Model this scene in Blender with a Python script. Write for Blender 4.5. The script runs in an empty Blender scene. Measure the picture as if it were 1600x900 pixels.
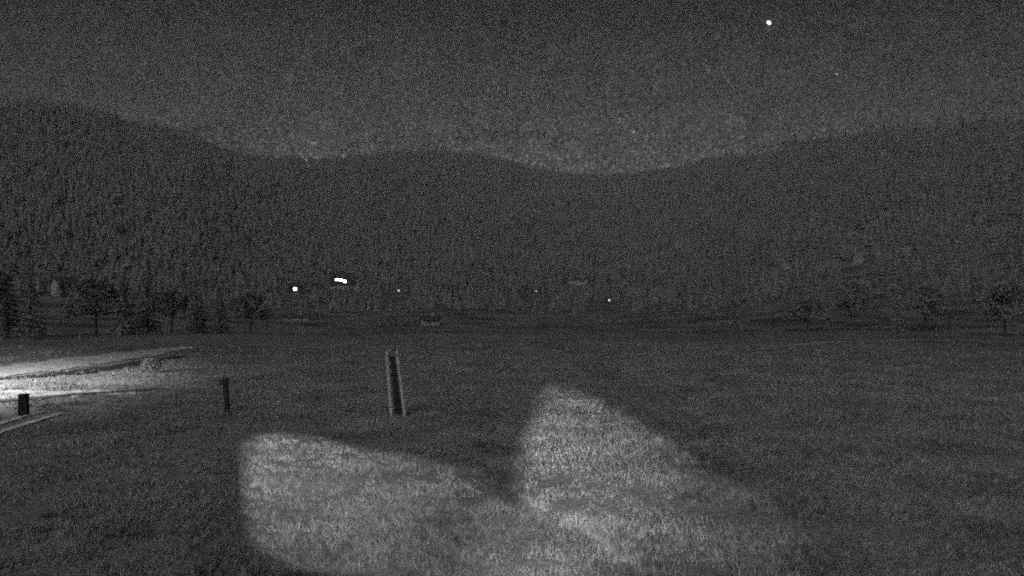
import bpy, bmesh, math, random
import numpy as np
from mathutils import Vector, Matrix
random.seed(7); rng = np.random.default_rng(7)
S = bpy.context.scene
C = S.collection

# ---------------------------------------------------------------- camera
F = 1386.0            # focal length in pixels of the 1600 px wide photograph
EYE = 6.0
cam = bpy.data.objects.new('camera', bpy.data.cameras.new('camera'))
C.objects.link(cam); S.camera = cam
cam.location = (0, 0, EYE); cam.rotation_euler = (math.radians(90), 0, 0)
cam.data.sensor_width = 36; cam.data.lens = 36*F/1600
cam.data.clip_start = 0.1; cam.data.clip_end = 20000

# ---------------------------------------------------------------- night sky
W = bpy.data.worlds.new('World'); S.world = W; W.use_nodes = True
nt = W.node_tree; nt.nodes.clear()
def N(t, **k):
    n = nt.nodes.new(t)
    for a, b in k.items(): setattr(n, a, b)
    return n
def L(a, b): nt.links.new(a, b)
def math_node(op, a, b=None, clamp=False):
    n = N('ShaderNodeMath', operation=op); n.use_clamp = clamp
    for i, v in enumerate((a, b)):
        if v is None: continue
        if isinstance(v, (int, float)): n.inputs[i].default_value = v
        else: L(v, n.inputs[i])
    return n.outputs[0]
tc = N('ShaderNodeTexCoord'); sep = N('ShaderNodeSeparateXYZ'); L(tc.outputs['Generated'], sep.inputs[0])
ramp = N('ShaderNodeValToRGB'); L(sep.outputs['Z'], ramp.inputs[0])
e = ramp.color_ramp.elements
SKY = [(0.0, .240), (0.14, .210), (0.20, .115), (0.30, .036), (0.45, .045), (1.0, .14)]
e[0].position, e[1].position = SKY[0][0], SKY[-1][0]
for p, v in SKY[1:-1]: e.new(p)
for el, (p, v) in zip(sorted(e, key=lambda q: q.position), SKY): el.color = (v, v, v, 1)
# the glow over the pass in the middle of the valley fades to both sides
az = math_node('MULTIPLY', math_node('ADD', sep.outputs['X'], -0.02), 2.1)
side = math_node('SUBTRACT', 1.0, math_node('MULTIPLY', math_node('MULTIPLY', az, az), 0.42), True)
base = math_node('MULTIPLY', ramp.outputs[0], math_node('MAXIMUM', side, 0.52))
# very many faint stars and mottled thin cloud
n1 = N('ShaderNodeTexNoise'); n1.inputs['Scale'].default_value = 230; n1.inputs['Detail'].default_value = 3; n1.inputs['Roughness'].default_value = .75
n2 = N('ShaderNodeTexNoise'); n2.inputs['Scale'].default_value = 40; n2.inputs['Detail'].default_value = 3
vo = N('ShaderNodeTexWhiteNoise', noise_dimensions='3D')
sc_ = N('ShaderNodeVectorMath', operation='SCALE'); sc_.inputs['Scale'].default_value = 560
sn = N('ShaderNodeVectorMath', operation='FLOOR')
L(tc.outputs['Generated'], n1.inputs['Vector']); L(tc.outputs['Generated'], n2.inputs['Vector'])
L(tc.outputs['Generated'], sc_.inputs[0]); L(sc_.outputs[0], sn.inputs[0]); L(sn.outputs[0], vo.inputs['Vector'])
fine = math_node('MULTIPLY', math_node('SUBTRACT', n1.outputs['Fac'], 0.5), 4.0)
mid = math_node('MULTIPLY', math_node('SUBTRACT', n2.outputs['Fac'], 0.5), 1.3)
speck = math_node('MULTIPLY', math_node('POWER', vo.outputs['Value'], 12.0), 3.0)
mod = math_node('MAXIMUM', math_node('ADD', math_node('ADD', math_node('ADD', fine, mid), speck), 0.74), 0.05)
bg = N('ShaderNodeBackground'); out = N('ShaderNodeOutputWorld')
val = math_node('MULTIPLY', base, mod)
comb = N('ShaderNodeCombineXYZ')
for i in range(3): L(val, comb.inputs[i])
L(comb.outputs[0], bg.inputs['Color']); bg.inputs['Strength'].default_value = 0.42
# wide glow added high behind the camera, out of view, for fill light and grain
dt = N('ShaderNodeVectorMath', operation='DOT_PRODUCT'); L(tc.outputs['Generated'], dt.inputs[0]); dt.inputs[1].default_value = (-.387, -.773, .497)
mg = N('ShaderNodeMapRange', interpolation_type='SMOOTHSTEP'); L(dt.outputs['Value'], mg.inputs['Value'])
for k_, v_ in (('From Min', .945), ('From Max', .975), ('To Min', 0), ('To Max', 4.3)): mg.inputs[k_].default_value = v_
bg2 = N('ShaderNodeBackground'); L(mg.outputs[0], bg2.inputs['Strength']); ad = N('ShaderNodeAddShader')
L(bg.outputs[0], ad.inputs[0]); L(bg2.outputs[0], ad.inputs[1])
L(ad.outputs[0], out.inputs['Surface'])
W.cycles.sampling_method = 'NONE'

# ---------------------------------------------------------------- lights
def aim(o, target):
    o.rotation_euler = (Vector(target) - o.location).to_track_quat('-Z', 'Y').to_euler()
fill_sun = bpy.data.objects.new('moon_light', bpy.data.lights.new('moon_light', 'SUN')); C.objects.link(fill_sun)  # soft lamp added behind the camera to lift hills and meadow
fill_sun.data.energy = 0.22; fill_sun.data.angle = math.radians(40)
fill_sun.location = (-60, -80, 90); aim(fill_sun, (10, 60, 0))

def flood(loc, target, half, sx, roll, power, soft=.12, hot=(0, 0), spread=1.2, floor=.45):
    """square LED floodlight on the house wall: a rectangular beam with a soft edge and a hot spot"""
    o = bpy.data.objects.new('flood_light', bpy.data.lights.new('flood_light', 'SPOT')); C.objects.link(o)
    d = o.data; d.energy = power*.8; d.spot_size = math.radians(50); d.spot_blend = 0
    d.shadow_soft_size = 0.06
    o.location = loc
    q = (Vector(target) - o.location).to_track_quat('-Z', 'Y')
    o.rotation_euler = (q @ Matrix.Rotation(roll, 3, 'Z').to_quaternion()).to_euler()
    d.use_nodes = True; t = d.node_tree
    em = [n for n in t.nodes if n.type == 'EMISSION'][0]
    def mt(op, a, b=None, c=None, cl=False):
        n = t.nodes.new('ShaderNodeMath'); n.operation = op; n.use_clamp = cl
        for i, v in enumerate((a, b, c)):
            if v is None: continue
            if isinstance(v, (int, float)): n.inputs[i].default_value = v
            else: t.links.new(v, n.inputs[i])
        return n.outputs[0]
    tcn = t.nodes.new('ShaderNodeTexCoord'); sp = t.nodes.new('ShaderNodeSeparateXYZ'); t.links.new(tcn.outputs['Normal'], sp.inputs[0])
    k = math.tan(math.radians(half)); az_ = mt('ABSOLUTE', sp.outputs['Z'])
    u = mt('DIVIDE', mt('DIVIDE', sp.outputs['X'], az_), k*sx); v = mt('DIVIDE', mt('DIVIDE', sp.outputs['Y'], az_), k)
    m = mt('POWER', mt('ADD', mt('POWER', mt('ABSOLUTE', u), 5), mt('POWER', mt('ABSOLUTE', v), 5)), .2)
    edge = mt('DIVIDE', mt('SUBTRACT', 1+soft/2, m), soft, cl=True)
    du, dv = mt('SUBTRACT', u, hot[0]), mt('SUBTRACT', v, hot[1])
    rr = mt('ADD', mt('MULTIPLY', du, du), mt('MULTIPLY', dv, dv))
    prof = mt('ADD', mt('MULTIPLY', mt('EXPONENT', mt('MULTIPLY', rr, -spread)), 1-floor), floor)
    fo = t.nodes.new('ShaderNodeLightFalloff'); fo.inputs['Strength'].default_value = .88/.8
    t.links.new(mt('MULTIPLY', mt('MULTIPLY', edge, prof), fo.outputs['Constant']), em.inputs['Strength'])
    return o
flood((5.837, 2.501, 5.536), (4.15, 23.637, 0), 6.672, 1.054, 0.616, 64, soft=.13, hot=(.1, .9), spread=.95, floor=.10)
flood((1.835, 4.0, 7.173), (-3.5, 23.5, 0), 6.283, 1.339, -0.32, 56, soft=.13, hot=(-.9, .6), spread=.65, floor=.16)
flood((3.0, 3.0, 6.0), (1.0, 19.9, 0), 4.2, 1.35, 0.45, 52, soft=.6, hot=(0, .2), spread=.7, floor=.05)  # extra soft beam added to fill the gap between the two lit patches

S.view_settings.view_transform = 'Standard'; S.view_settings.look = 'None'
S.view_settings.exposure = 0.0; S.view_settings.gamma = 1.0
S.view_settings.use_curve_mapping = False
S.render.engine = 'CYCLES'
S.cycles.use_denoising = False
S.cycles.filter_width = 2.1
S.cycles.use_adaptive_sampling = False
S.cycles.max_bounces = 3; S.cycles.diffuse_bounces = 2; S.cycles.volume_bounces = 0
S.cycles.sample_clamp_indirect = 4

# ---------------------------------------------------------------- helpers
def tag(o, label=None, cat=None, group=None, kind=None):
    for k, v in (('label', label), ('category', cat), ('group', group), ('kind', kind)):
        if v: o[k] = v
    return o
def empty(name, loc, rz=0, rot=None):
    o = bpy.data.objects.new(name, None); C.objects.link(o); o.location = loc
    o.rotation_euler = rot or (0, 0, rz); o.empty_display_size = .5
    return o
class MB:
    def __init__(s): s.v = []; s.f = []
    def add(s, vs, fs):
        b = len(s.v); s.v += [tuple(v) for v in vs]; s.f += [tuple(b+i for i in f) for f in fs]
    def box(s, c, d, rz=0, taper=1.0, lean=(0, 0)):
        cx, cy, cz = c; x, y, z = d[0]/2, d[1]/2, d[2]/2; vs = []
        for k, t in ((-1, 1.0), (1, taper)):
            for a, b in ((-1, -1), (1, -1), (1, 1), (-1, 1)):
                px, py = a*x*t, b*y*t
                q, r = px*math.cos(rz)-py*math.sin(rz), px*math.sin(rz)+py*math.cos(rz)
                vs.append((cx+q+(lean[0] if k > 0 else 0), cy+r+(lean[1] if k > 0 else 0), cz+k*z))
        s.add(vs, [(3, 2, 1, 0), (4, 5, 6, 7), (0, 1, 5, 4), (1, 2, 6, 5), (2, 3, 7, 6), (3, 0, 4, 7)])
    def tube(s, p, q, r0, r1=None, n=8):
        r1 = r0 if r1 is None else r1
        p, q = Vector(p), Vector(q); d = (q-p).normalized()
        a = d.orthogonal().normalized(); b = d.cross(a); vs = []
        for c, r in ((p, r0), (q, r1)):
            for i in range(n):
                t = 2*math.pi*i/n; vs.append(c + a*math.cos(t)*r + b*math.sin(t)*r)
        s.add(vs, [(i, (i+1) % n, n+(i+1) % n, n+i) for i in range(n)] + [tuple(range(n-1, -1, -1)), tuple(range(n, 2*n))])
    def build(s, name, m, parent=None, bevel=0):
        me = bpy.data.meshes.new(name); me.from_pydata(s.v, [], s.f); me.update()
        if m: me.materials.append(m)
        o = bpy.data.objects.new(name, me); C.objects.link(o); o.parent = parent
        if bevel:
            b = o.modifiers.new('bevel', 'BEVEL'); b.width = bevel; b.segments = 2
        return o
def copy_tree(o, parent=None):
    c = o.copy(); C.objects.link(c); c.parent = parent
    for ch in list(o.children): copy_tree(ch, c)
    return c
def mat(name, lo, hi, scale=5, detail=5, rough=.9, bump=0, coord='Object', contrast=(.3, .7), scale2=None, spec=.2):
    m = bpy.data.materials.new(name); m.use_nodes = True; t = m.node_tree
    b = t.nodes['Principled BSDF']; b.inputs['Roughness'].default_value = rough
    b.inputs['Specular IOR Level'].default_value = spec
    tcn = t.nodes.new('ShaderNodeTexCoord'); n = t.nodes.new('ShaderNodeTexNoise')
    n.inputs['Scale'].default_value = scale; n.inputs['Detail'].default_value = detail; n.inputs['Roughness'].default_value = .65
    t.links.new(tcn.outputs[coord], n.inputs['Vector'])
    r = t.nodes.new('ShaderNodeValToRGB'); r.color_ramp.elements[0].position, r.color_ramp.elements[1].position = contrast
    r.color_ramp.elements[0].color = (lo, lo, lo, 1); r.color_ramp.elements[1].color = (hi, hi, hi, 1)
    src = n.outputs['Fac']
    if scale2:
        n2 = t.nodes.new('ShaderNodeTexNoise'); n2.inputs['Scale'].default_value = scale2; n2.inputs['Detail'].default_value = 4
        t.links.new(tcn.outputs[coord], n2.inputs['Vector'])
        mx = t.nodes.new('ShaderNodeMix'); mx.inputs[0].default_value = .5
        t.links.new(src, mx.inputs[2]); t.links.new(n2.outputs['Fac'], mx.inputs[3]); src = mx.outputs[0]
    t.links.new(src, r.inputs[0]); t.links.new(r.outputs[0], b.inputs['Base Color'])
    if bump:
        bp = t.nodes.new('ShaderNodeBump'); bp.inputs['Strength'].default_value = bump; bp.inputs['Distance'].default_value = .15
        t.links.new(src, bp.inputs['Height']); t.links.new(bp.outputs[0], b.inputs['Normal'])
    return m
def glow(name, s):
    m = bpy.data.materials.new(name); m.use_nodes = True; b = m.node_tree.nodes['Principled BSDF']
    b.inputs['Base Color'].default_value = (.8, .8, .8, 1)
    b.inputs['Emission Color'].default_value = (1, 1, 1, 1); b.inputs['Emission Strength'].default_value = s
    m.cycles.emission_sampling = 'NONE'
    return m
M = dict(
    hills=mat('rough_slopes', .05, .19, .03, 9, contrast=(.4, .6)),
    ground=mat('meadow_ground', .10, .40, .20, 12, bump=.6, scale2=6, contrast=(.36, .64)),
    grass=mat('grass_blades', .10, .50, .25, 12, scale2=3.5, contrast=(.38, .62)),
    foliage=mat('conifer_foliage', .14, .24, .03, 8, scale2=.25, contrast=(.42, .60)),
    leaves=mat('broad_leaves', .05, .16, 1.2, 4),
    pale_leaves=mat('pale_leaves', .25, .5, 2, 4),
    bark=mat('bark', .05, .12, 3, 5, bump=.5),
    gravel=mat('gravel', .14, .80, .8, 8, bump=.4, scale2=9),
    soil=mat('dark_soil', .02, .07, 2, 6, bump=.5),
    dark_wood=mat('dark_wood', .02, .07, 6, 5, bump=.3),
    pale_wood=mat('pale_wood', .36, .65, 5, 5, bump=.3),
    rail_wood=mat('weathered_rail', .65, .9, 6, 4, bump=.2),
    stone=mat('dark_stone', .015, .04, 5, 5, bump=.6),
    rock=mat('pale_rock', .12, .36, .25, 8, contrast=(.35, .65)),
    rut=mat('pale_gravel', .55, .95, 3, 6, contrast=(.35, .65)),
    plaster=mat('plaster', .24, .44, .8, 5),
    roof=mat('roof_tiles', .04, .10, 2, 5),
    metal=mat('lamp_metal', .05, .10, 4, 3, rough=.5),
    pane=glow('lit_pane', 9), lamp=glow('lamp_glass', 40), faint=glow('faint_lamp', 14),
    planet=glow('planet', 3.2), star=glow('star', .45),
    dark_pane=mat('dark_pane', .02, .03, 1, 2, rough=.15, spec=.5))

# the meadow gives way to rough dark ground further out
t = M['ground'].node_tree; b = t.nodes['Principled BSDF']; old = b.inputs['Base Color'].links[0].from_socket
tcn = [n for n in t.nodes if n.type == 'TEX_COORD'][0]
ln = t.nodes.new('ShaderNodeVectorMath'); ln.operation = 'LENGTH'; t.links.new(tcn.outputs['Object'], ln.inputs[0])
nz = t.nodes.new('ShaderNodeTexNoise'); nz.inputs['Scale'].default_value = .03; nz.inputs['Detail'].default_value = 6; t.links.new(tcn.outputs['Object'], nz.inputs['Vector'])
mu = t.nodes.new('ShaderNodeMath'); mu.operation = 'MULTIPLY_ADD'; t.links.new(nz.outputs['Fac'], mu.inputs[0]); mu.inputs[1].default_value = 160; t.links.new(ln.outputs['Value'], mu.inputs[2])
mr = t.nodes.new('ShaderNodeMapRange'); t.links.new(mu.outputs[0], mr.inputs['Value']); mr.inputs['From Min'].default_value = 130; mr.inputs['From Max'].default_value = 230
n9 = t.nodes.new('ShaderNodeTexNoise'); n9.inputs['Scale'].default_value = .06; n9.inputs['Detail'].default_value = 9; t.links.new(tcn.outputs['Object'], n9.inputs['Vector'])
r9 = t.nodes.new('ShaderNodeValToRGB'); r9.color_ramp.elements[0].position, r9.color_ramp.elements[1].position = .35, .65
r9.color_ramp.elements[0].color = (.06, .06, .06, 1); r9.color_ramp.elements[1].color = (.22, .22, .22, 1); t.links.new(n9.outputs['Fac'], r9.inputs[0])
mx = t.nodes.new('ShaderNodeMix'); mx.data_type = 'RGBA'; t.links.new(mr.outputs[0], mx.inputs['Factor'])
t.links.new(old, mx.inputs[6]); t.links.new(r9.outputs[0], mx.inputs[7]); t.links.new(mx.outputs[2], b.inputs['Base Color'])

# ---------------------------------------------------------------- terrain
def sst(t): t = np.clip(t, 0, 1); return t*t*(3-2*t)
def vnoise(x, y, seed=0):
    xi = np.floor(x).astype(np.int64); yi = np.floor(y).astype(np.int64); fx = x-xi; fy = y-yi
    def h(a, b):
        n = (a*374761393 + b*668265263 + seed*1442695041) & 0x7fffffff
        n = ((n ^ (n >> 13))*1274126177) & 0x7fffffff
        return ((n ^ (n >> 16)) & 0xffff)/65535.0
    fx = fx*fx*(3-2*fx); fy = fy*fy*(3-2*fy)
    return (h(xi, yi)*(1-fx)+h(xi+1, yi)*fx)*(1-fy) + (h(xi, yi+1)*(1-fx)+h(xi+1, yi+1)*fx)*fy - .5
def fbm(x, y, s, o=4, seed=0):
    r = 0; a = 1.0
    for k in range(o): r = r + a*vnoise(x/s, y/s, seed+k); s /= 2.1; a *= .5
    return r
RIDGE = np.array([(-900, 150), (-300, 160), (0, 172), (60, 167), (120, 177), (180, 187), (200, 199), (300, 211), (320, 228), (370, 245), (420, 252), (500, 255), (560, 247), (620, 243),
       (690, 241), (740, 242), (790, 255), (850, 269), (900, 275), (960, 276), (1000, 274), (1040, 269), (1080, 260), (1130, 251), (1180, 249), (1212, 245), (1228, 227), (1300, 221),
       (1340, 217), (1400, 206), (1440, 214), (1500, 205), (1560, 200), (1620, 203), (1900, 185), (2600, 165)], float)
DIST = np.array([(-900, 1200), (0, 1350), (350, 1500), (600, 1900), (850, 2100), (1050, 1900), (1250, 1350), (1600, 1150), (2600, 1000)], float)
def ridge_r(px): return np.interp(px, DIST[:, 0], DIST[:, 1])
def height(x, y):
    x = np.asarray(x, float); y = np.asarray(y, float)
    r = np.hypot(x, y); ang = np.arctan2(x, y)
    angc = np.clip(ang, -1.1, 1.1); px = 800 + F*np.tan(angc)
    R = ridge_r(px); crest = EYE + (450-np.interp(px, RIDGE[:, 0], RIDGE[:, 1]))*R*np.cos(angc)/F
    rr = np.maximum(r, 100.0); q = np.log(np.minimum(rr, R)/100.0)/np.log(R/100.0)
    tc_ = (crest-EYE)/R                       # slope of the sight line to the crest
    slope = -.060*(1-q**2.3) + tc_*q**2.3     # the slope rises steadily from the meadow to the crest
    far = EYE + slope*rr
    far = far - np.maximum(r-R, 0)*.12
    fade = sst((r-95)/120.0)
    rough = (5.5*fbm(x, y, 210, 4, 5)*np.clip(r/900, .12, 1) + 26*np.clip((r-500)/900, 0, 1)*fbm(px*1.4, r*.5, 300, 4, 33)*np.clip((R-r)/500+.08, 0, 1))
    near = .35*fbm(x, y, 22, 3, 3) + .10*fbm(x, y, 3.0, 2, 9)
    back = sst((np.abs(ang)-1.25)/.4)
    far = (far+rough)*(1-back) + (-3+rough)*back
    return near*(1-fade) + far*fade
def H(x, y): return float(height(np.array([x]), np.array([y]))[0])
def hit(px, py, start=12, end=2600):
    """walks outwards over the terrain until the ground appears at that height"""
    prev = None
    ys = np.geomspace(start, end, 3000); xs = (px-800)/F*ys
    zs = height(xs, ys); lim = EYE - (py-450)/F*ys
    k = np.argmax(zs >= lim)
    return Vector((xs[k], ys[k], zs[k]))

naz = 900
a1 = np.linspace(-36, 36, 640); a2 = np.linspace(36, 324, 190)[1:-1]
azs = np.radians(np.concatenate([a1, a2])); na = len(azs)
rs = np.concatenate([np.geomspace(3, 110, 190), np.geomspace(110, 3000, 300)[1:], np.array([3600., 4500.])]); nr = len(rs)
A, R_ = np.meshgrid(azs, rs); X = R_*np.sin(A); Y = R_*np.cos(A); Z = height(X, Y)
V = np.stack([X.ravel(), Y.ravel(), Z.ravel()], 1); V = np.vstack([V, [[0, 0, H(0, 0.1)]]])
i = np.arange(nr-1)[:, None]*na; j = np.arange(na)[None]; j2 = (j+1) % na
quads = np.stack([i+j, i+j2, i+na+j2, i+na+j], -1).reshape(-1, 4)[:, ::-1]
tri = [(len(V)-1, int((k+1) % na), int(k)) for k in range(na)]
me = bpy.data.meshes.new('ground'); me.from_pydata(V.tolist(), [], quads.tolist() + tri); me.update()
for p in me.polygons: p.use_smooth = True
me.materials.append(M['ground']); me.materials.append(M['hills'])
for p in me.polygons:
    if p.index >= 189*na and p.index < (nr-1)*na and p.index//na > 194: p.material_index = 0
g = bpy.data.objects.new('ground', me); C.objects.link(g); tag(g, kind='structure')

def strip(name, pts, widths, dz, m, n=60, kind='structure', wob=.25):
    P = np.array(pts, float); t = np.linspace(0, len(P)-1, n)
    cx = np.interp(t, np.arange(len(P)), P[:, 0]); cy = np.interp(t, np.arange(len(P)), P[:, 1]); w = np.interp(t, np.arange(len(P)), widths)
    for _ in range(6): cx[1:-1] = (cx[:-2]+cx[1:-1]*2+cx[2:])/4; cy[1:-1] = (cy[:-2]+cy[1:-1]*2+cy[2:])/4
    tx, ty = np.gradient(cx), np.gradient(cy); l = np.hypot(tx, ty); nx, ny = -ty/l, tx/l
    b = MB(); K = 9; vs = []
    for q in range(n):
        for k in range(K):
            u = (k/(K-1)-.5)*(w[q] + (wob*float(rng.normal()) if k in (0, K-1) else 0))
            x, y = cx[q]+nx[q]*u, cy[q]+ny[q]*u
            vs.append((x, y, H(x, y)+dz))
    b.add(vs, [(q*K+k, q*K+k+1, (q+1)*K+k+1, (q+1)*K+k) for q in range(n-1) for k in range(K-1)])
    o = b.build(name, m); tag(o, kind=kind); return o
strip('road', [(-66, 44), (-50, 54), (-38, 60.5), (-35.5, 72), (-34, 82), (-32.5, 90)], [7, 7, 6.5, 6, 4.5, 2.5], .05, M['gravel'], wob=1.0)
strip('road_verge', [(-60, 42), (-46, 50), (-36.5, 54.5), (-31.8, 63), (-30.2, 72), (-29.5, 79)], [1.2]*3+[1.6, 1.8, 1.2], .06, M['soil'], wob=.5)
strip('wheel_track', [(-38, 41), (-29, 45.5), (-24.5, 50), (-21, 53.5)], [.9, 1.1, 1.2, .7], .05, M['soil'])
strip('yard', [(-60, 36), (-44, 46), (-30, 49), (-22, 52)], [7, 9, 6, 2.5], .025, M['gravel'], wob=1.2)
strip('wheel_rut', [(-22.6, 43.0), (-22.5, 39.5), (-22.4, 36.0), (-22.2, 32)], [.3, .42, .4, .4], .05, M['rut'], wob=.08)
strip('wheel_rut', [(-21.4, 42.0), (-21.3, 38.5), (-21.2, 35.0), (-21, 31)], [.3, .42, .4, .4], .05, M['rut'], wob=.08)
# pale track along the far edge of the meadow, right
strip('track', [(28, 92), (36, 97), (46, 98.5), (60, 99)], [.9, 1.4, 1.2, .8], .05, M['gravel'])

# ---------------------------------------------------------------- grass
def soup(name, V, Fc, m, kind='stuff', lab=None, cat=None, parent=None):
    me = bpy.data.meshes.new(name); nf = len(Fc)
    me.vertices.add(len(V)); me.vertices.foreach_set('co', V.astype(np.float32).ravel())
    k = Fc.shape[1]; me.loops.add(nf*k); me.loops.foreach_set('vertex_index', Fc.astype(np.int32).ravel())
    me.polygons.add(nf); me.polygons.foreach_set('loop_start', np.arange(0, nf*k, k, dtype=np.int32))
    me.polygons.foreach_set('loop_total', np.full(nf, k, np.int32)); me.update(calc_edges=True); me.validate()
    me.materials.append(m); o = bpy.data.objects.new(name, me); C.objects.link(o); o.parent = parent
    return tag(o, lab, cat, None, kind)
def grass(n, r0, r1, azd, hmin, hmax, wide):
    r = np.exp(rng.uniform(np.log(r0), np.log(r1), n)); a = rng.uniform(-azd, azd, n)
    x = r*np.sin(a); y = r*np.cos(a)
    clump = vnoise(x/.55, y/.55, 77) + .7*vnoise(x/1.9, y/1.9, 78)
    onroad = ((x < -27) & (y > 56) & (y < 100) & (np.abs(x+36) < 6) & (rng.uniform(0, 1, n) < .75))
    keep = (clump > rng.uniform(-.55, .25, n)) & ~onroad & (r + rng.normal(0, 14, n) < 92)
    x, y, r, clump = x[keep], y[keep], r[keep], clump[keep]; n = len(x)
    z = height(x, y); B = 3
    P = np.repeat(np.stack([x, y, z], 1), B, 0); m = len(P)
    P[:, :2] += rng.normal(0, .06, (m, 2)); P[:, 2] -= .02
    hh = rng.uniform(hmin, hmax, m)*(1+np.repeat(clump, B))*.9; w = wide*(1+np.repeat(r, B)/45)
    t = rng.uniform(0, 2*np.pi, m); dx, dy = np.cos(t)*w, np.sin(t)*w
    lean = rng.normal(0, .55, (m, 2))*hh[:, None]
    v0 = P + np.stack([dx, dy, 0*dx], 1); v1 = P - np.stack([dx, dy, 0*dx], 1)
    v2 = P + np.stack([lean[:, 0], lean[:, 1], hh], 1)
    V = np.stack([v0, v1, v2], 1).reshape(-1, 3)
    return V, np.arange(len(V)).reshape(-1, 3)
gv, gf = grass(150000, 12, 105, math.radians(33), .07, .22, .012)
soup('grass', gv, gf, M['grass'], 'stuff', 'rough meadow grass covering the near field', 'grass')

# ---------------------------------------------------------------- woods
def conifer_geo(x, y, z, h, rad, tiers=3, sides=6):
    """stacked ragged skirts for many trees at once"""
    n = len(x); Vs = []; Fs = []; base = 0
    for k in range(tiers):
        z0 = z + h*(.12+.26*k); z1 = z + h*min(1.0, .55+.24*k) if k < tiers-1 else z + h
        rr = rad*(1-.27*k)
        t0 = rng.uniform(0, 6.28, n)
        ring = []
        for s in range(sides):
            t = t0 + 2*np.pi*s/sides; q = rr*rng.uniform(.65, 1.25, n)
            ring.append(np.stack([x+q*np.cos(t), y+q*np.sin(t), z0 + h*rng.uniform(-.05, .04, n)], 1))
        ap = np.stack([x+rng.normal(0, .03, n)*h*.3, y, z1], 1)
        V = np.stack(ring+[ap], 1).reshape(-1, 3)
        idx = np.arange(n)[:, None]*(sides+1) + base
        for s in range(sides): Fs.append(np.concatenate([idx+s, idx+(s+1) % sides, idx+sides], 1))
        Vs.append(V); base += len(V)
    return np.concatenate(Vs), np.concatenate(Fs)
def wood(name, n, pxr, rr, lab, hr=(5, 9), mask=None, seed=0):
    px = rng.uniform(*pxr, n); r = np.sqrt(rng.uniform(rr[0]**2, rr[1]**2, n))
    a = np.arctan((px-800)/F); x = r*np.sin(a); y = r*np.cos(a); z = height(x, y)
    dens = fbm(x, y, 170, 3, 60+seed)
    keep = (dens > -.75 + rng.uniform(-.12, .12, n))
    for cp, cx in CLEAR:
        keep &= ~((np.abs(px-cx) < 26) & (r < cp.length+30) & (r > cp.length*.80))
    if mask is not None: keep &= mask(x, y, z, px, r)
    x, y, z = x[keep], y[keep], z[keep]; h = rng.uniform(*hr, len(x))*np.clip(np.hypot(x, y)/900, .45, 1)
    V, Fc = conifer_geo(x, y, z-.5, h, h*rng.uniform(.22, .42, len(x)))
    soup(name, V, Fc, M['foliage'], 'stuff', lab, 'forest')
CLEAR = [(hit(a, b, 150), a) for a, b in ((1341, 412), (532, 446), (461, 458), (672, 508), (462, 500), (905, 444), (623, 463), (838, 463), (952, 477))]
print('CLEAR', CLEAR)
wood('forest', 62000, (-250, 1850), (380, 2200), 'dark closed forest covering the whole ridge across the valley', (7, 14), mask=lambda x, y, z, px, r: (r < ridge_r(px)+60) & (r > 360+150*fbm(x, y, 60, 4, 15) + 60*rng.normal(0, 1, len(x))), seed=1)
wood('scrub', 26000, (-150, 1750), (112, 650), 'dark scrub and hedgerows on the rough ground beyond the meadow', (.8, 2.6),
     mask=lambda x, y, z, px, r: (fbm(x/5, y, 26, 4, 91) > .0), seed=4)

# single trees
def tree_thing(name, kind, h):
    root = empty(name, (0, 0, 0)); b = MB()
    b.tube((0, 0, -.4), (0, 0, h*.5), h*.022, h*.014); b.tube((0, 0, h*.5), (.05, 0, h*.93), h*.014, h*.003)
    N_ = 2600; t = rng.uniform(0, 1, N_); th = rng.uniform(0, 2*np.pi, N_)
    if kind == 'conifer':
        whorl = np.round(t*13)/13; zz = h*(.10 + .9*(whorl*.8+t*.2)); R0 = h*.21*(1-(zz/h-.10)/.9)**.85
        q = np.sqrt(rng.uniform(.03, 1, N_)); gap = (np.sin(th*5+whorl*40) > -.35) | (rng.uniform(0, 1, N_) < .45)
        rr = R0*q*(1+.25*np.sin(th*3+whorl*17)); x = rr*np.cos(th); y = rr*np.sin(th); z = zz - rr*.35; size = h*.020
        x, y, z = x[gap], y[gap], z[gap]
        for k in range(26):
            zz0 = h*(.14+.03*k); a = k*2.4; L0 = h*.19*(1-(zz0/h-.10)/.9)
            b.tube((0, 0, zz0), (L0*math.cos(a), L0*math.sin(a), zz0-L0*.3), h*.005, h*.0015, 5)
    else:
        cl = np.stack([rng.normal(0, .17, 34), rng.normal(0, .17, 34), rng.uniform(.38, .9, 34)], 1)
        for c in cl[:20]: b.tube((0, 0, h*.33), (c[0]*h, c[1]*h, c[2]*h), h*.010, h*.003, 5)
        k = rng.integers(0, 34, N_); P = cl[k] + rng.normal(0, .05, (N_, 3)); x, y, z = (P*h).T; size = h*.022
    b.build('trunk', M['bark'], root)
    n = len(x); P = np.stack([x, y, z], 1)
    u = rng.normal(0, 1, (n, 3)); u /= np.linalg.norm(u, axis=1)[:, None]; v = np.cross(u, rng.normal(0, 1, (n, 3))); v /= np.linalg.norm(v, axis=1)[:, None]
    s = size*rng.uniform(.6, 1.5, n)[:, None]
    V = np.stack([P-u*s, P+v*s*.7, P+u*s, P-v*s*.7], 1).reshape(-1, 3)
    soup('crown', V, np.arange(4*n).reshape(-1, 4), M['foliage_near'], None, parent=root)
    return root
M['foliage_near'] = mat('needles_near', .17, .30, .8, 4)
protoC = [tree_thing('conifer_tree', 'conifer', 10) for _ in range(3)]
protoB = [tree_thing('leafy_tree', 'leafy', 10) for _ in range(2)]
used = set()
def put_tree(src, loc, h, label, cat, group=None):
    o = src if src.name not in used else copy_tree(src); used.add(src.name); used.add(o.name)
    o.location = loc; o.scale = (h/10,)*3; o.rotation_euler[2] = random.uniform(0, 6.28)
    return tag(o, label, cat, group)
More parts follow.
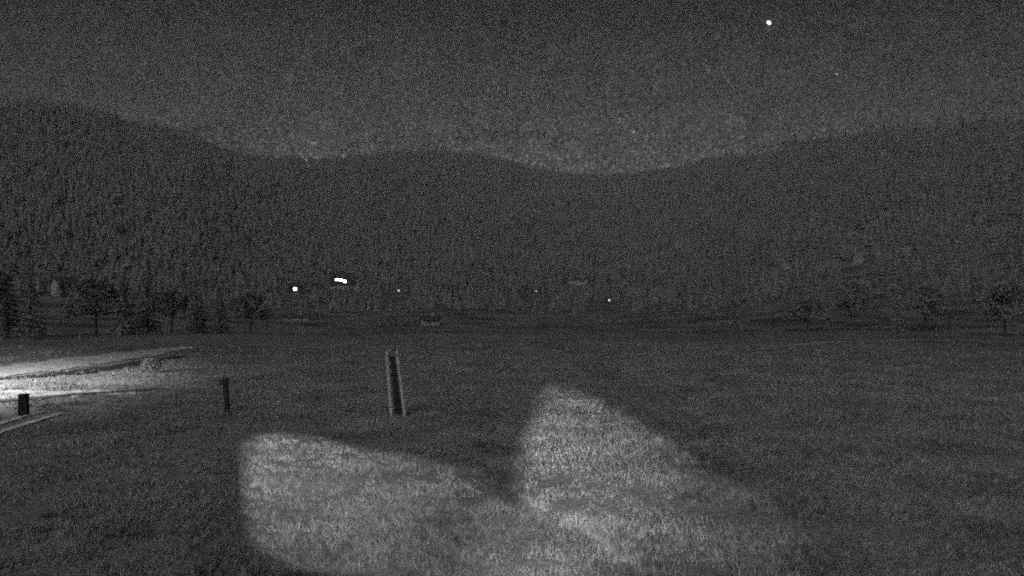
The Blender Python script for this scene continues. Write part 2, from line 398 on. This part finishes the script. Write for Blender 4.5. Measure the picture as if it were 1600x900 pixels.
# right ridge
for k, px in enumerate((1224, 1243, 1268, 1297, 1322, 1352, 1381, 1404, 1431, 1466, 1502, 1538, 1571)):
    a = math.atan((px-800)/F); r = float(ridge_r(px))-6; x, y = r*math.sin(a), r*math.cos(a)
    put_tree(protoC[k % 3], (x, y, H(x, y)-.5), random.uniform(15, 24), 'dark conifer standing out on the skyline of the right hill', 'tree', 'conifers along the right skyline')
for k, px in enumerate((22, 60, 98, 131, 172, 205, 246, 291)):
    a = math.atan((px-800)/F); r = float(ridge_r(px))-6; x, y = r*math.sin(a), r*math.cos(a)
    put_tree(protoC[k % 3], (x, y, H(x, y)-.5), random.uniform(9, 14), 'dark conifer standing out on the skyline of the left hill', 'tree', 'conifers along the left skyline')
# dark trees behind the lit road
for k, (px, d, h) in enumerate(((-40, 112, 11), (12, 120, 9.5), (48, 108, 9), (150, 124, 9), (196, 116, 9), (232, 132, 10), (268, 122, 7.5), (306, 130, 8.5), (345, 126, 6), (392, 134, 7))):
    x = (px-800)/F*d
    put_tree(protoC[k % 3] if k % 3 else protoB[k % 2], (x, d, H(x, d)-.3), h, 'dark tree in the row behind the lit road', 'tree', 'dark trees behind the road')
for k, (px, d, h) in enumerate(((1148, 190, 8), (1262, 165, 8), (1330, 230, 13), (1402, 180, 9), (1446, 210, 12), (1570, 150, 11), (1618, 134, 11))):
    x = (px-800)/F*d
    put_tree(protoB[k % 2] if k % 3 else protoC[k % 3], (x, d, H(x, d)-.3), h, 'dark tree beyond the pale track at the right edge of the meadow', 'tree', 'dark trees beyond the right meadow')

# ---------------------------------------------------------------- house far left, pale in the dark
def house(loc, rz, w, d, h, label, windows, lit=(), wall='plaster', group=None):
    root = empty('house', loc, rz); tag(root, label, 'house', group)
    b = MB(); b.box((0, 0, h/2-.6), (w, d, h+1.2))
    g = h*.42
    b.add([(-w/2+.003, -d/2, h), (-w/2+.003, d/2, h), (-w/2+.003, 0, h+g*.96), (w/2-.003, -d/2, h), (w/2-.003, d/2, h), (w/2-.003, 0, h+g*.96)], [(0, 1, 2), (5, 4, 3)])
    b.build('wall', M[wall], root)
    r = MB(); ov = .6
    for s in (-1, 1):
        r.add([(-w/2-ov, s*(d/2+ov), h-ov*g/(d/2)), (w/2+ov, s*(d/2+ov), h-ov*g/(d/2)), (w/2+ov, 0, h+g), (-w/2-ov, 0, h+g),
               (-w/2-ov, s*(d/2+ov), h-ov*g/(d/2)+.25), (w/2+ov, s*(d/2+ov), h-ov*g/(d/2)+.25), (w/2+ov, 0, h+g+.25), (-w/2-ov, 0, h+g+.25)],
              [(0, 1, 2, 3), (4, 5, 6, 7), (0, 1, 5, 4), (1, 2, 6, 5), (3, 0, 4, 7)])
    rf = r.build('roof', M['roof'], root)
    c = MB(); c.box((w*.2, d*.12, h+g+.3), (.8, .8, 1.8)); c.build('chimney', M['plaster'], rf)
    for k, (x, z, ww, hh) in enumerate(windows):
        f = MB()
        for sx in (-1, 1): f.box((x+sx*(ww/2+.05), -d/2-.04, z), (.1, .14, hh+.2))
        for sz in (-1, 1): f.box((x, -d/2-.04, z+sz*(hh/2+.05)), (ww, .14, .1))
        wi = f.build('window', M['dark_wood'], root)
        p = MB(); p.box((x, -d/2-.03, z), (ww, .05, hh)); p.build('pane', M['pane'] if k in lit else M['dark_pane'], wi)
    return root
p = hit(104, 463, 110)
yaw = lambda p: -math.atan2(p.x, p.y)
s = p.y/300.0
house(p, yaw(p)+.35, 7.5*s, 6.5*s, 4.6*s, 'pale plastered house on the dark slope above the left trees', [(-2.2*s, 3*s, 1.1*s, 1.3*s), (0, 3*s, 1.1*s, 1.3*s), (2.2*s, 3*s, 1.1*s, 1.3*s)])
p = hit(532, 446, 150); s = p.y/F
house(p, yaw(p)-.05, 34*s, 20*s, 14*s, 'long house with the row of glaring windows, brightest in the valley',
      [(-5*s, 8.8*s, 4.6*s, 2.6*s), (.8*s, 8.3*s, 5*s, 3*s), (7*s, 6.2*s, 4*s, 3.6*s)], lit=(0, 1, 2), wall='roof')
p = hit(461, 458, 150); s = p.y/F
house(p, yaw(p), 20*s, 15*s, 11*s, 'small house with one glaring window left of the long lit house', [(0, 6.3*s, 4.6*s, 3.8*s), (-6.5*s, 5.5*s, 2.2*s, 3*s)], lit=(0,), wall='roof')
p = hit(672, 508, 150); s = p.y/F
house(p, yaw(p)+.3, 24*s, 18*s, 9*s, 'pale unlit barn in the valley behind the tall stile', [(-5*s, 5*s, 2*s, 2.5*s)], wall='plaster')
p = hit(462, 500, 150); s = p.y/F
house(p, yaw(p), 38*s, 16*s, 5*s, 'long low pale shed below the glaring windows', [(-9*s, 2.8*s, 3*s, 1.5*s), (9*s, 2.8*s, 3*s, 1.5*s)], wall='plaster')
p = hit(905, 444, 150); s = p.y/F
house(p, yaw(p)-.2, 30*s, 18*s, 6*s, 'faint grey house on the valley side above the rightmost small lamp', [(6*s, 3.5*s, 2*s, 2*s)], wall='plaster')

p = hit(1341, 412, 300)
bm = bmesh.new(); bmesh.ops.create_icosphere(bm, subdivisions=4, radius=1)
for v in bm.verts:
    c = v.co; f = 1 + .35*float(fbm(np.array([c.x*3+c.z*2.1]), np.array([c.y*3-c.z*2.7]), 1.0, 3, 8)[0]); v.co = Vector((c.x*f, c.y*f*.7, c.z*f))
me = bpy.data.meshes.new('rock_outcrop'); bm.to_mesh(me); bm.free(); me.materials.append(M['rock'])
o = bpy.data.objects.new('rock_outcrop', me); C.objects.link(o); o.location = p; k_ = p.y/F; o.scale = (9*k_, 8*k_, 17*k_); o.rotation_euler = (0, .15, 0)
tag(o, 'faint pale rock outcrop among the trees on the right hillside', 'rock')

# small village lamps
def village_lamp(px, py, hpx, rpx, m, label):
    p = hit(px, py+hpx, 150); s = p.y/F; h = hpx*s
    root = empty('street_lamp', p); tag(root, label, 'street lamp')
    b = MB(); b.tube((0, 0, -.5), (0, 0, h), .12, .07); b.build('pole', M['metal'], root)
    b = MB(); b.tube((0, 0, h+rpx*s*.9), (0, 0, h+rpx*s*1.5), rpx*s*1.2, rpx*s*.2, 10); b.build('lamp_cap', M['metal'], root)
    bm = bmesh.new(); bmesh.ops.create_icosphere(bm, subdivisions=2, radius=rpx*s)
    me = bpy.data.meshes.new('lamp_globe'); bm.to_mesh(me); bm.free(); me.materials.append(m)
    o = bpy.data.objects.new('lamp_globe', me); C.objects.link(o); o.parent = root; o.location = (0, 0, h)
village_lamp(623, 454, 9, 1.4, glow('lamp_mid', 1.0), 'small glowing lamp in the valley above the tall stile')
village_lamp(838, 455, 8, 1.2, glow('lamp_dim', .5), 'dim lamp in the middle of the valley, faintest of the village lamps')
village_lamp(952, 469, 8, 1.6, glow('lamp_small', 1.0), 'small lamp in the valley right of the middle, rightmost of the village lamps')

# ---------------------------------------------------------------- lit road: street lamp just outside the frame, pillar, rails
lp = Vector((-36.5, 53.0, 0)); lp.z = H(lp.x, lp.y)
lamp = empty('street_lamp', lp); tag(lamp, 'tall curved street lamp lighting the gravel road at the left edge', 'street lamp')
b = MB(); b.tube((0, 0, -.3), (0, 0, 4.6), .09, .06, 10)
for k in range(6):
    t0, t1 = k/6*1.4, (k+1)/6*1.4
    b.tube((math.sin(t0)*.7*1.2, 0, 4.6+(1-math.cos(t0))*.0+math.sin(t0)*.5), (math.sin(t1)*.7*1.2, 0, 4.6+math.sin(t1)*.5), .05, .05, 8)
b.build('pole', M['metal'], lamp)
b = MB(); b.box((1.15, 0, 5.12), (.7, .26, .12), taper=.7); b.build('lamp_head', M['metal'], lamp)
b = MB(); b.box((1.15, 0, 5.045), (.5, .18, .03)); b.build('lamp_lens', M['lamp'], lamp)
d = bpy.data.lights.new('street_lamp_light', 'SPOT'); d.energy = 17500; d.spot_size = math.radians(168); d.spot_blend = .25; d.shadow_soft_size = .12
d.use_nodes = True; em = [n for n in d.node_tree.nodes if n.type == 'EMISSION'][0]
fo = d.node_tree.nodes.new('ShaderNodeLightFalloff'); fo.inputs['Strength'].default_value = 1/14; d.node_tree.links.new(fo.outputs['Linear'], em.inputs['Strength'])
o = bpy.data.objects.new('street_lamp_light', d); C.objects.link(o); o.location = lp + Vector((1.15, 0, 4.98)); o.rotation_euler = (0, math.radians(8), 0)

p = Vector(((37-800)/F*41.4, 41.4, 0)); p.z = H(p.x, p.y)
pil = empty('gate_pillar', p, .2); tag(pil, 'short thick dark pillar in front of the glaring lit road', 'pillar')
b = MB(); b.box((0, 0, .42), (.40, .40, 1.0), taper=.94); b.build('shaft', M['stone'], pil, .02)
b = MB(); b.box((0, 0, .965), (.46, .46, .09), taper=.85); b.build('cap', M['stone'], pil, .015)

# pale shrub where the road fades
p = hit(236, 583, 40, 110)
sh = empty('shrub', p); tag(sh, 'small pale bush at the bend where the lit road fades', 'shrub')
b = MB()
for k in range(9):
    a = k*2.4; b.tube((0, 0, -.1), (.35*math.cos(a), .35*math.sin(a), .8), .025, .008, 5)
b.build('stem', M['bark'], sh)
n = 700; P = rng.normal(0, 1, (n, 3)); P /= np.linalg.norm(P, axis=1)[:, None]; P *= (rng.uniform(.3, 1, n)**.5)[:, None]*np.array([.75, .6, .5]); P[:, 2] += .62
u = rng.normal(0, 1, (n, 3)); u /= np.linalg.norm(u, axis=1)[:, None]; v = np.cross(u, rng.normal(0, 1, (n, 3))); v /= np.linalg.norm(v, axis=1)[:, None]; sz = .06
soup('foliage', np.stack([P-u*sz, P+v*sz, P+u*sz, P-v*sz], 1).reshape(-1, 3), np.arange(4*n).reshape(-1, 4), M['pale_leaves'], None, parent=sh)

# leaning post, middle left
d_ = 42.5; x = (356-800)/F*d_
post = empty('fence_post', (x, d_, H(x, d_)), .1); tag(post, 'single dark crooked post with a thick head, left of the tall stile', 'post')
b = MB(); b.box((0, 0, .6), (.22, .22, 1.5), lean=(-.10, 0)); b.build('shaft', M['dark_wood'], post, .02)
b = MB(); b.box((-.13, 0, 1.50), (.36, .34, .32), taper=.8); b.build('head', M['dark_wood'], post, .03)

# tall stile: two pale uprights leaning together, dark board between
d_ = 42.0; x = (619-800)/F*d_; z = H(x, d_)
st = empty('ladder_stile', (x, d_, z)); tag(st, 'tall narrow stile of two pale uprights with a dark board between', 'stile')
for (x0, x1) in ((-.22, -.45), (.42, 0.02)):
    b = MB(); b.box((x0, 0, 1.52), (.14, .10, 3.15), taper=.75, lean=(x1-x0, 0)); b.build('upright', M['pale_wood'], st, .015)
b = MB(); b.box((.11, .07, 1.45), (.34, .05, 2.75), taper=.7, lean=(-.30, 0)); b.build('board', M['dark_wood'], st)
for k in range(7):
    t = .1+k*.135; xc0 = -.22-.23*t; xc1 = .42-.40*t
    b = MB(); b.tube((xc0, .0, 3.0*t), (xc1, .0, 3.0*t), .03, .03, 6); b.build('rung', M['dark_wood'], st)

# ---------------------------------------------------------------- sky lights
def sky_point(name, px, py, rpx, m, label, cat, sc=(1, 1, 1), rot=0):
    D = 4300.0; bm = bmesh.new(); bmesh.ops.create_icosphere(bm, subdivisions=3, radius=rpx*D/F)
    me = bpy.data.meshes.new(name); bm.to_mesh(me); bm.free(); me.materials.append(m)
    o = bpy.data.objects.new(name, me); C.objects.link(o)
    o.location = ((px-800)/F*D, D, EYE+(450-py)/F*D); o.scale = sc; o.rotation_euler = (0, rot, 0); tag(o, label, cat)
sky_point('planet', 1201.5, 35.5, 2.9, M['planet'], 'brightest white point high in the sky on the right', 'planet', (1.25, 1, .85), math.radians(38))
sky_point('star', 990.5, 206, 1.7, M['star'], 'faint star low over the dip of the middle ridge', 'star')
sky_point('star', 1308, 116, 1.5, M['star'], 'faint star below and right of the brightest point', 'star')

# ---------------------------------------------------------------- haze
b = MB(); b.box((0, 0, 300), (5900, 5900, 660)); hz = b.build('haze', None); tag(hz, kind='stuff')
m = bpy.data.materials.new('haze'); m.use_nodes = True; t = m.node_tree; t.nodes.clear()
ou = t.nodes.new('ShaderNodeOutputMaterial'); pv = t.nodes.new('ShaderNodeVolumePrincipled')
pv.inputs['Color'].default_value = (.95, .95, .95, 1); pv.inputs['Density'].default_value = .00022
t.links.new(pv.outputs[0], ou.inputs['Volume']); hz.data.materials.append(m)
